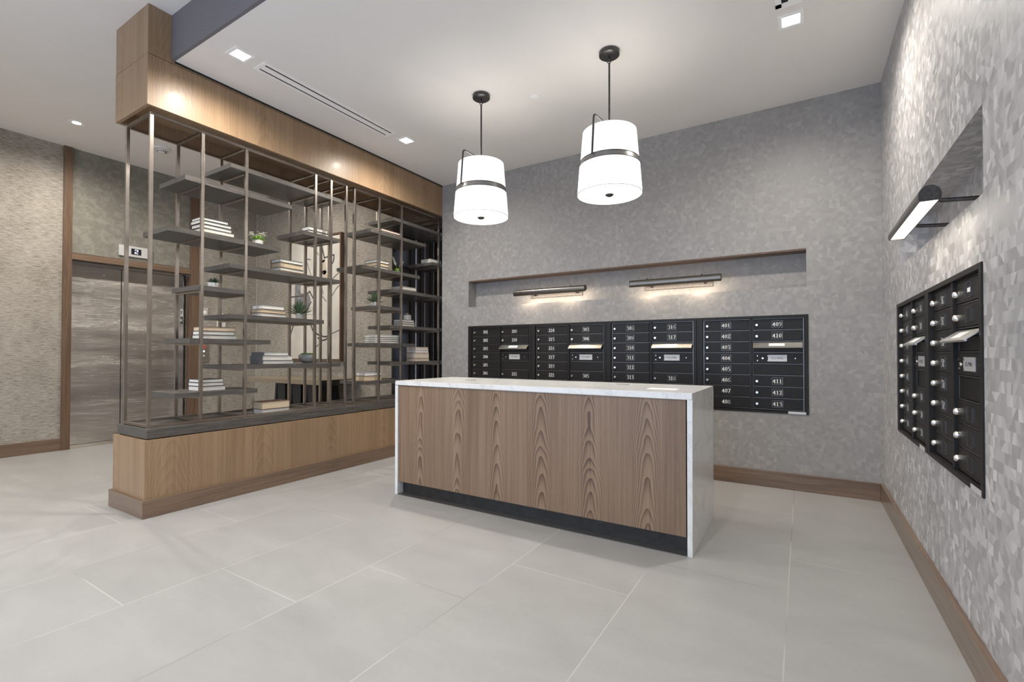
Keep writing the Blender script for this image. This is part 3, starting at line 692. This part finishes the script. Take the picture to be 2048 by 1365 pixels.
# ------------------------------------------------------------------ mailbox units
def mailbox_unit(loc, rz, W, H, cols, label, label_x=None):
    """local x right, y into the wall, z up. cols: two lists of 8 entries: number, '' blank holder, 'S' slot row, 'U' carrier door, 'B' blank panel, 'L' label tag"""
    t = thing('mailbox_unit', label, 'mailboxes', loc, rz, 'black built-in mailbox units')
    k = W/.82; p0 = .028*H/.78; pitch = (H-.05*H/.78)/8
    cx = [(.060*k,.405*k),(.437*k,.780*k)]
    b = MB()
    e0 = .001; e1 = W-.001
    b.box(e0,.046*k,-.006,.05,0,H).box(.794*k,e1,-.006,.05,0,H).box(.046*k,.794*k,-.006,.05,0,.017).box(.046*k,.794*k,-.006,.05,H-.020,H)
    b.box(.410*k,.432*k,.002,.05,.017,H-.020)
    b.build('frame', M['boxblack'], t, bevel=.001)
    MB().box(.035*k,.785*k,.050,.13,.035,H-.04).build('cabinet_body', M['boxblack'], t)
    MB().box(.0465*k,.7935*k,.040,.0495,.018,H-.021).build('inner_backing', M['ventdark'], t)
    for ci,(x0,x1) in enumerate(cx):
        # fixed column frame showing between the doors
        b = MB(); b.box(x0-.012,x0-.002,.018,.04,.018,H-.021).box(x1+.002,x1+.010,.018,.04,.018,H-.021)
        for r in range(9):
            z = H-.020-(H-.02-p0)*0 - .004 - pitch*r
            b.box(x0-.002,x1+.002,.015,.03,z-.0022,z+.0022)
        b.build('separators', M['boxedge'], t)
        for r in range(8):
            e = cols[ci][r]; zt = H-.024-pitch*r-.0045; zb = zt-pitch+.009; xm = (x0+x1)/2
            if e == 'X':
                continue
            if e in ('S','B'):
                MB().box(x0,x1,.020,.036,zb,zt-(.030 if e=='S' else 0)).build('blank_panel', M['boxblack'], t, bevel=.001)
                if e == 'S':
                    mt = Matrix.Translation((xm,.014,zt-.006))@Matrix.Rotation(R(36),4,'X')
                    hw = (x1-x0)/2
                    MB().box(-hw,hw,-.060,.0,-.0018,.0018,mtx=mt).box(-hw,hw,-.066,-.060,-.006,.0018,mtx=mt).build('parcel_flap', M['chrome'], t)
                    MB().box(-.06,.05,-.050,-.015,.0018,.0028,mtx=mt).build('flap_label', M['whitenum'], t)
                continue
            d = MB().box(x0,x1,.012,.030,zb,zt).build('door', M['boxblack'], t, bevel=.0018)
            if e == 'U':
                d.name = 'carrier_door'
                MB().box(xm-.068,xm+.065,.009,.012,zb+.016,zt-.014).build('label_plate', M['label'], d)
                text_mesh('U.S. MAIL', .021, M['blackink'], 'lettering', d, (xm-.0015,.0083,(zb+zt)/2))
                b = MB()
                for sx in (x0+.028,x0+.104):
                    for sz in (zb+.022,zt-.022): b.lathe([(0,.003),(.004,.003),(.004,0)],8,mtx=Matrix.Translation((sx,.012,sz))@Matrix.Rotation(R(90),4,'X'))
                b.lathe([(0,.003),(.004,.003),(.004,0)],8,mtx=Matrix.Translation((x1-.05,.012,(zb+zt)/2))@Matrix.Rotation(R(90),4,'X'))
                b.build('screws', M['nickel'], d)
                MB().lathe([(0,.006),(.007,.006),(.0085,.004),(.0085,0)],16,mtx=Matrix.Translation((x0+.066,.012,(zb+zt)/2))@Matrix.Rotation(R(90),4,'X')).build('lock', M['nickel'], d, smooth=True)
                continue
            MB().lathe([(0,.016),(.009,.016),(.0125,.012),(.0135,.004),(.0135,0)],20,mtx=Matrix.Translation((x0+.024,.012,(zb+zt)/2-.004))@Matrix.Rotation(R(90),4,'X')).box(x0+.0230,x0+.0250,-.0046,-.004,(zb+zt)/2-.010,(zb+zt)/2+.002).build('lock', M['nickel'], d, smooth=True)
            hx0,hx1,hz0,hz1 = xm-.040,xm+.036,zb+.013,zt-.013
            MB().box(hx0,hx1,.0095,.012,hz1-.0016,hz1).box(hx0,hx1,.0095,.012,hz0,hz0+.0016).box(hx0,hx0+.0016,.0095,.012,hz0,hz1).box(hx1-.0030,hx1,.0075,.012,hz0,hz1).build('number_holder', M['pewter'], d)
            if e == 'L': MB().box(xm-.018,xm+.018,.0105,.0118,(hz0+hz1)/2-.008,(hz0+hz1)/2+.008).build('blank_tag', M['paper'], d)
            elif e: number_mesh(e, .036, M['whitenum'], 'number', d, (xm-.002,.0112,(hz0+hz1)/2))
    if label_x: MB().box(label_x[0],label_x[1],-.0075,-.006,.001,.020).build('maker_label', M['label'], t)
    return t
HB = .782; ZB0 = .592
BU = [(['201','202','203','204','205','206','',''],['209','210','S','U','B','211','',''],'wall mailbox unit with doors 201 to 211, leftmost on the back wall'),
      (['214','215','216','217','219','221','',''],['303','304','S','U','B','305','',''],'wall mailbox unit with doors 214 to 221 and 303 to 305'),
      (['308','309','310','311','312','313','',''],['316','317','S','U','B','318','',''],'wall mailbox unit with doors 308 to 318'),
      (['401','402','403','404','405','406','407','408'],['409','410','S','U','B','411','412','413'],'wall mailbox unit with doors 401 to 413, rightmost on the back wall')]
for k,(a,c,lab) in enumerate(BU):
    mailbox_unit((-3.238+.8203*k, YB, ZB0), 0, .820, HB, (a,c), lab, (.68,.80) if k==3 else None)
mailbox_unit((XR, 3.680, .603), R(-90), .797, .762, (['414','415','416','417','418','419','501','503'],['504','505','S','U','B','506','509','510']), 'wall mailbox unit with doors 414 to 510 on the right wall, nearer the corner', (.64,.75))
mailbox_unit((XR, 2.882, .603), R(-90), .797, .762, (['512','513','514','515','516','519','',''],['L','','S','U','B','','','']), 'wall mailbox unit with doors 512 to 519 and blank holders on the right wall', (.67,.78))

# ------------------------------------------------------------------ picture lights
def picture_light(loc, rz, Lh, label, power, plate=(.3,.6), group='linear picture lights in the wall niches', proj=.14, tilt=0., tint=(1.,.80,.58), sm=1.):
    """local x along lamp, -y out of the niche; origin at the niche back wall"""
    t = thing('picture_light', label, 'picture light', loc, rz, group)
    MB().box(-plate[1]/2+plate[0]-.3,plate[1]/2+plate[0]-.3,-.012,0,-.030,.040).build('back_plate', M['antique'], t, bevel=.002)
    for s_ in (-.24*Lh/.8,.24*Lh/.8):
        MB().tube([(s_,-.010,.0),(s_,-.05,.0),(s_,-.09,.012),(s_,-proj+.055,.022),(s_,-proj+.02,.046),(s_,-proj,.052)],.008,10).build('arm', M['antique'], t, smooth=True)
    b = MB(); prof = [( -proj+.031*math.cos(a), .012+.031*math.sin(a)*1.15) for a in [R(-32+244*k/16) for k in range(17)]]
    inner = [( -proj+.028*math.cos(a), .012+.028*math.sin(a)*1.15) for a in [R(212-244*k/16) for k in range(17)]]
    m_ = Matrix(((0,0,1,0),(1,0,0,0),(0,1,0,0),(0,0,0,1)))
    pts = prof+inner
    A = [b.b.verts.new((-Lh/2,y,z)) for y,z in pts]; B = [b.b.verts.new((Lh/2,y,z)) for y,z in pts]; n = len(pts)
    for i in range(n): b.b.faces.new((A[i],A[(i+1)%n],B[(i+1)%n],B[i]))
    tm = Matrix.Translation((0,-proj,.012))@Matrix.Rotation(R(tilt),4,'X')@Matrix.Translation((0,proj,-.012))
    for q in b.b.verts: q.co = tm @ q.co
    b.build('shade', M['pewter'], t, smooth=True)
    for sx in (-Lh/2,Lh/2-.004):
        c_ = MB(); A_ = [c_.b.verts.new(tm@Vector((sx,y,z))) for y,z in prof]; B_ = [c_.b.verts.new(tm@Vector((sx+.004,y,z))) for y,z in prof]; n_ = len(prof)
        c_.b.faces.new(A_[::-1]); c_.b.faces.new(B_)
        for i in range(n_): c_.b.faces.new((A_[i],A_[(i+1)%n_],B_[(i+1)%n_],B_[i]))
        c_.build('end_cap', M['antique'], t)
    MB().box(-Lh/2+.006,Lh/2-.006,-proj-.025,-proj+.025,-.001,.003,mtx=tm).build('lamp_lens', M['tube'], t)
    a_ = area('lamp', tuple(tm@Vector((0,-proj,-.0025))), power*.35, Lh*.9, .04, tint, (R(max(tilt,10)),0,0), t)
    for s_ in (-.28*Lh,.28*Lh): spot('lamp', tuple(tm@Vector((s_,-proj,-.012))), power*sm, 150, 1., tint, .012, (R(8),0,0), t)
    return t
picture_light((-2.20, YB+.145, 1.690), 0, .81, 'left bronze picture light in the back wall niche, above doors 209 to 303', 4.4, proj=.175, tilt=34.)
picture_light((-.965, YB+.145, 1.692), 0, .78, 'right bronze picture light in the back wall niche, above doors 316 to 402', 4.4, proj=.175, tilt=26.)
picture_light((XR+.145, 2.45, 1.597), R(-90), .67, 'bronze picture light in the right wall niche with its glowing lens in view', 1.0, proj=.268, tilt=0., tint=(1.,.90,.74))

# ------------------------------------------------------------------ pendants
def make_pendant(x, y, label):
    t = thing('pendant_lamp', label, 'pendant lamp', (x,y,ZC), 0, 'white drum pendants over the counter')
    MB().lathe([(0,-.032),(.058,-.032),(.066,-.026),(.066,-.004),(.062,0),(0,0)],36).build('canopy', M['antique'], t, smooth=True)
    b = MB().lathe([(0,-.052),(.006,-.05),(.008,-.042),(.006,-.032),(0,-.032)],12)
    pts = [(.012*math.cos(a),0,-.064+.012*math.sin(a)) for a in [2*math.pi*k/16 for k in range(17)]]; b.tube(pts,.003,6)
    b.build('loop', M['antique'], t, smooth=True)
    MB().tube([(0,0,-.074),(0,0,-.552)],.0065,12).build('stem', M['antique'], t, smooth=True)
    d = Vector((-.2,-.98,0)).normalized()
    P = lambda r,z: tuple(d*r+Vector((0,0,z)))
    MB().tube([P(0,-.505),P(.06,-.492),P(.15,-.478),P(.168,-.478),P(.180,-.485),P(.184,-.50),P(.203,-.735)],.0065,10).build('bracket', M['antique'], t, smooth=True)
    MB().lathe([(.171,-.536),(.173,-.536),(.189,-.727),(.187,-.727)],64).build('upper_shade', M['shade'], t, smooth=True)
    MB().lathe([(.186,-.728),(.190,-.728),(.194,-.758),(.190,-.758)],64).build('band', M['band'], t, smooth=True)
    MB().lathe([(.193,-.759),(.195,-.759),(.209,-.944),(.207,-.944)],64).build('lower_shade', M['shade'], t, smooth=True)
    MB().lathe([(.186,-.724),(.191,-.724),(.191,-.729),(.186,-.729)],64).build('ring', M['antique'], t)
    MB().lathe([(.192,-.757),(.1975,-.757),(.1975,-.761),(.192,-.761)],64).build('ring', M['antique'], t)
    MB().lathe([(.2065,-.9435),(.2098,-.9435),(.2098,-.9455),(.2065,-.9455)],64).build('rim', M['band'], t)
    MB().lathe([(0,-.938),(.2065,-.938),(.2065,-.942),(0,-.942)],64).build('diffuser', M['diffuser'], t)
    MB().lathe([(0,-.956),(.016,-.955),(.027,-.947),(.027,-.942),(0,-.942)],24).build('finial', M['antique'], t, smooth=True)
    b = MB()
    for k in range(3):
        a = 2*math.pi*k/3+.4; b.tube([(0,0,-.548),(.172*math.cos(a),.172*math.sin(a),-.548)],.002,6)
    b.build('spider', M['antique'], t)
    ld = bpy.data.lights.new('bulb','POINT'); ld.energy = P_PEND; ld.color = WARM; ld.shadow_soft_size = .03
    lo = bpy.data.objects.new('bulb', ld); COL.objects.link(lo); lo.parent = t; lo.location = (0,0,-.72)
    spot('down_bulb',(0,0,-.97),9,165,.9,WARM,.15,(0,0,0),t)
    return t
make_pendant(-2.09,2.95,'left white two-tier drum pendant, nearer the shelving')
make_pendant(-1.07,2.96,'right white two-tier drum pendant, nearer the right wall')

# ------------------------------------------------------------------ ceiling fittings
def square_light(x,y,label, power=P_DOWN):
    t = thing('recessed_downlight', label, 'downlight', (x,y,ZC), 0, 'square recessed downlights')
    s_=.066; w=.020
    MB().box(-s_,s_,-s_,-s_+w,-.004,0).box(-s_,s_,s_-w,s_,-.004,0).box(-s_,-s_+w,-s_+w,s_-w,-.004,0).box(s_-w,s_,-s_+w,s_-w,-.004,0).build('trim_ring', M['ventwhite'], t)
    MB().box(-s_+w,s_-w,-s_+w,s_-w,-.003,-.001).build('lens', M['lens'], t)
    spot('lamp',(0,0,-.02),power,168,1.,WARM,.035,(0,0,0),t)
square_light(-3.170,1.712,'square downlight near the corner of the lowered ceiling, beside the slot vent')
square_light(-3.130,3.215,'square downlight beyond the far end of the slot vent')
square_light(-.047,3.238,'square downlight near the right wall')
t = thing('recessed_downlight','round downlight in the hall ceiling before the lift','downlight',(-6.13,1.717,ZU),0,'round recessed downlights')
MB().lathe([(.034,-.003),(.058,-.004),(.060,0),(.034,0)],32).build('trim_ring', M['ventwhite'], t)
MB().lathe([(0,-.003),(.036,-.003),(.036,-.001),(0,-.001)],28).build('lens', M['lens'], t)
spot('lamp',(0,0,-.02),P_HALL,165,1.,WARM,.035,(0,0,0),t)
def fill_down(x,y):  # unseen downlights added to lift the ambient light
    t = thing('recessed_downlight','round downlight out of view in the raised ceiling','downlight',(x,y,ZU),0,'round recessed downlights')
    MB().lathe([(.034,-.003),(.058,-.004),(.060,0),(.034,0)],32).build('trim_ring', M['ventwhite'], t)
    MB().lathe([(0,-.003),(.036,-.003),(.036,-.001),(0,-.001)],28).build('lens', M['lens'], t)
    spot('lamp',(0,0,-.02),P_HALL,165,1.,WARM,.035,(0,0,0),t)
for x,y in ((-5.2,3.0),(-6.13,-.3),(-4.3,-.3),(-2.4,.2),(-.8,.2)): fill_down(x,y)

lv = thing('slot_vent','long white linear slot vent with two dark slots in the ceiling','vent',(-3.172,2.45,ZC))
MB().box(-.068,-.045,-.61,.61,-.004,0).box(-.030,.030-.006,-.585,.585,-.004,0).box(.040,.068,-.61,.61,-.004,0).box(-.045,.040,-.61,-.585,-.004,0).box(-.045,.040,.585,.61,-.004,0).build('frame', M['ventwhite'], lv)
MB().box(-.045,.040,-.585,.585,-.0022,-.0005).build('slots', M['ventdark'], lv)
gv = thing('ceiling_grille','white square air grille cut off by the top edge beside the right downlight','vent',(-.045,2.97,ZC))
MB().box(-.075,.085,-.14,-.10,-.004,0) .box(-.075,-.045,-.10,.12,-.004,0).box(.06,.085,-.10,.12,-.004,0).box(-.075,.085,.085,.13,-.004,0).box(-.012,.06,-.10,.085,-.004,0).build('frame', M['ventwhite'], gv)
MB().box(-.045,.06,-.10,.085,-.0022,-.0005).build('slots', M['ventdark'], gv)
sp = tag(MB().lathe([(0,-.006),(.028,-.006),(.034,-.004),(.034,0),(0,0)],32).build('sprinkler_cover', M['paper'], None, (-1.745,3.18,ZC), smooth=True),'white round sprinkler cover plate between the two pendants','sprinkler')
sm = thing('smoke_detector','white smoke detector on the hall ceiling seen through the shelving','smoke detector',(-6.08,2.43,ZU))
MB().lathe([(0,-.022),(.070,-.022),(.078,-.012),(.078,0),(0,0)],36).build('base', M['whiteplastic'], sm, smooth=True)
MB().lathe([(0,-.062),(.028,-.060),(.040,-.048),(.046,-.024),(0,-.022)],32).build('sensor_head', M['whiteplastic'], sm, smooth=True)
b = MB()
for k in range(12):
    a = 2*math.pi*k/12; b.box(-.004,.004,.0415,.0450,-.048,-.036,mtx=Matrix.Rotation(a,4,'Z'))
b.build('vents', M['ventdark'], sm)
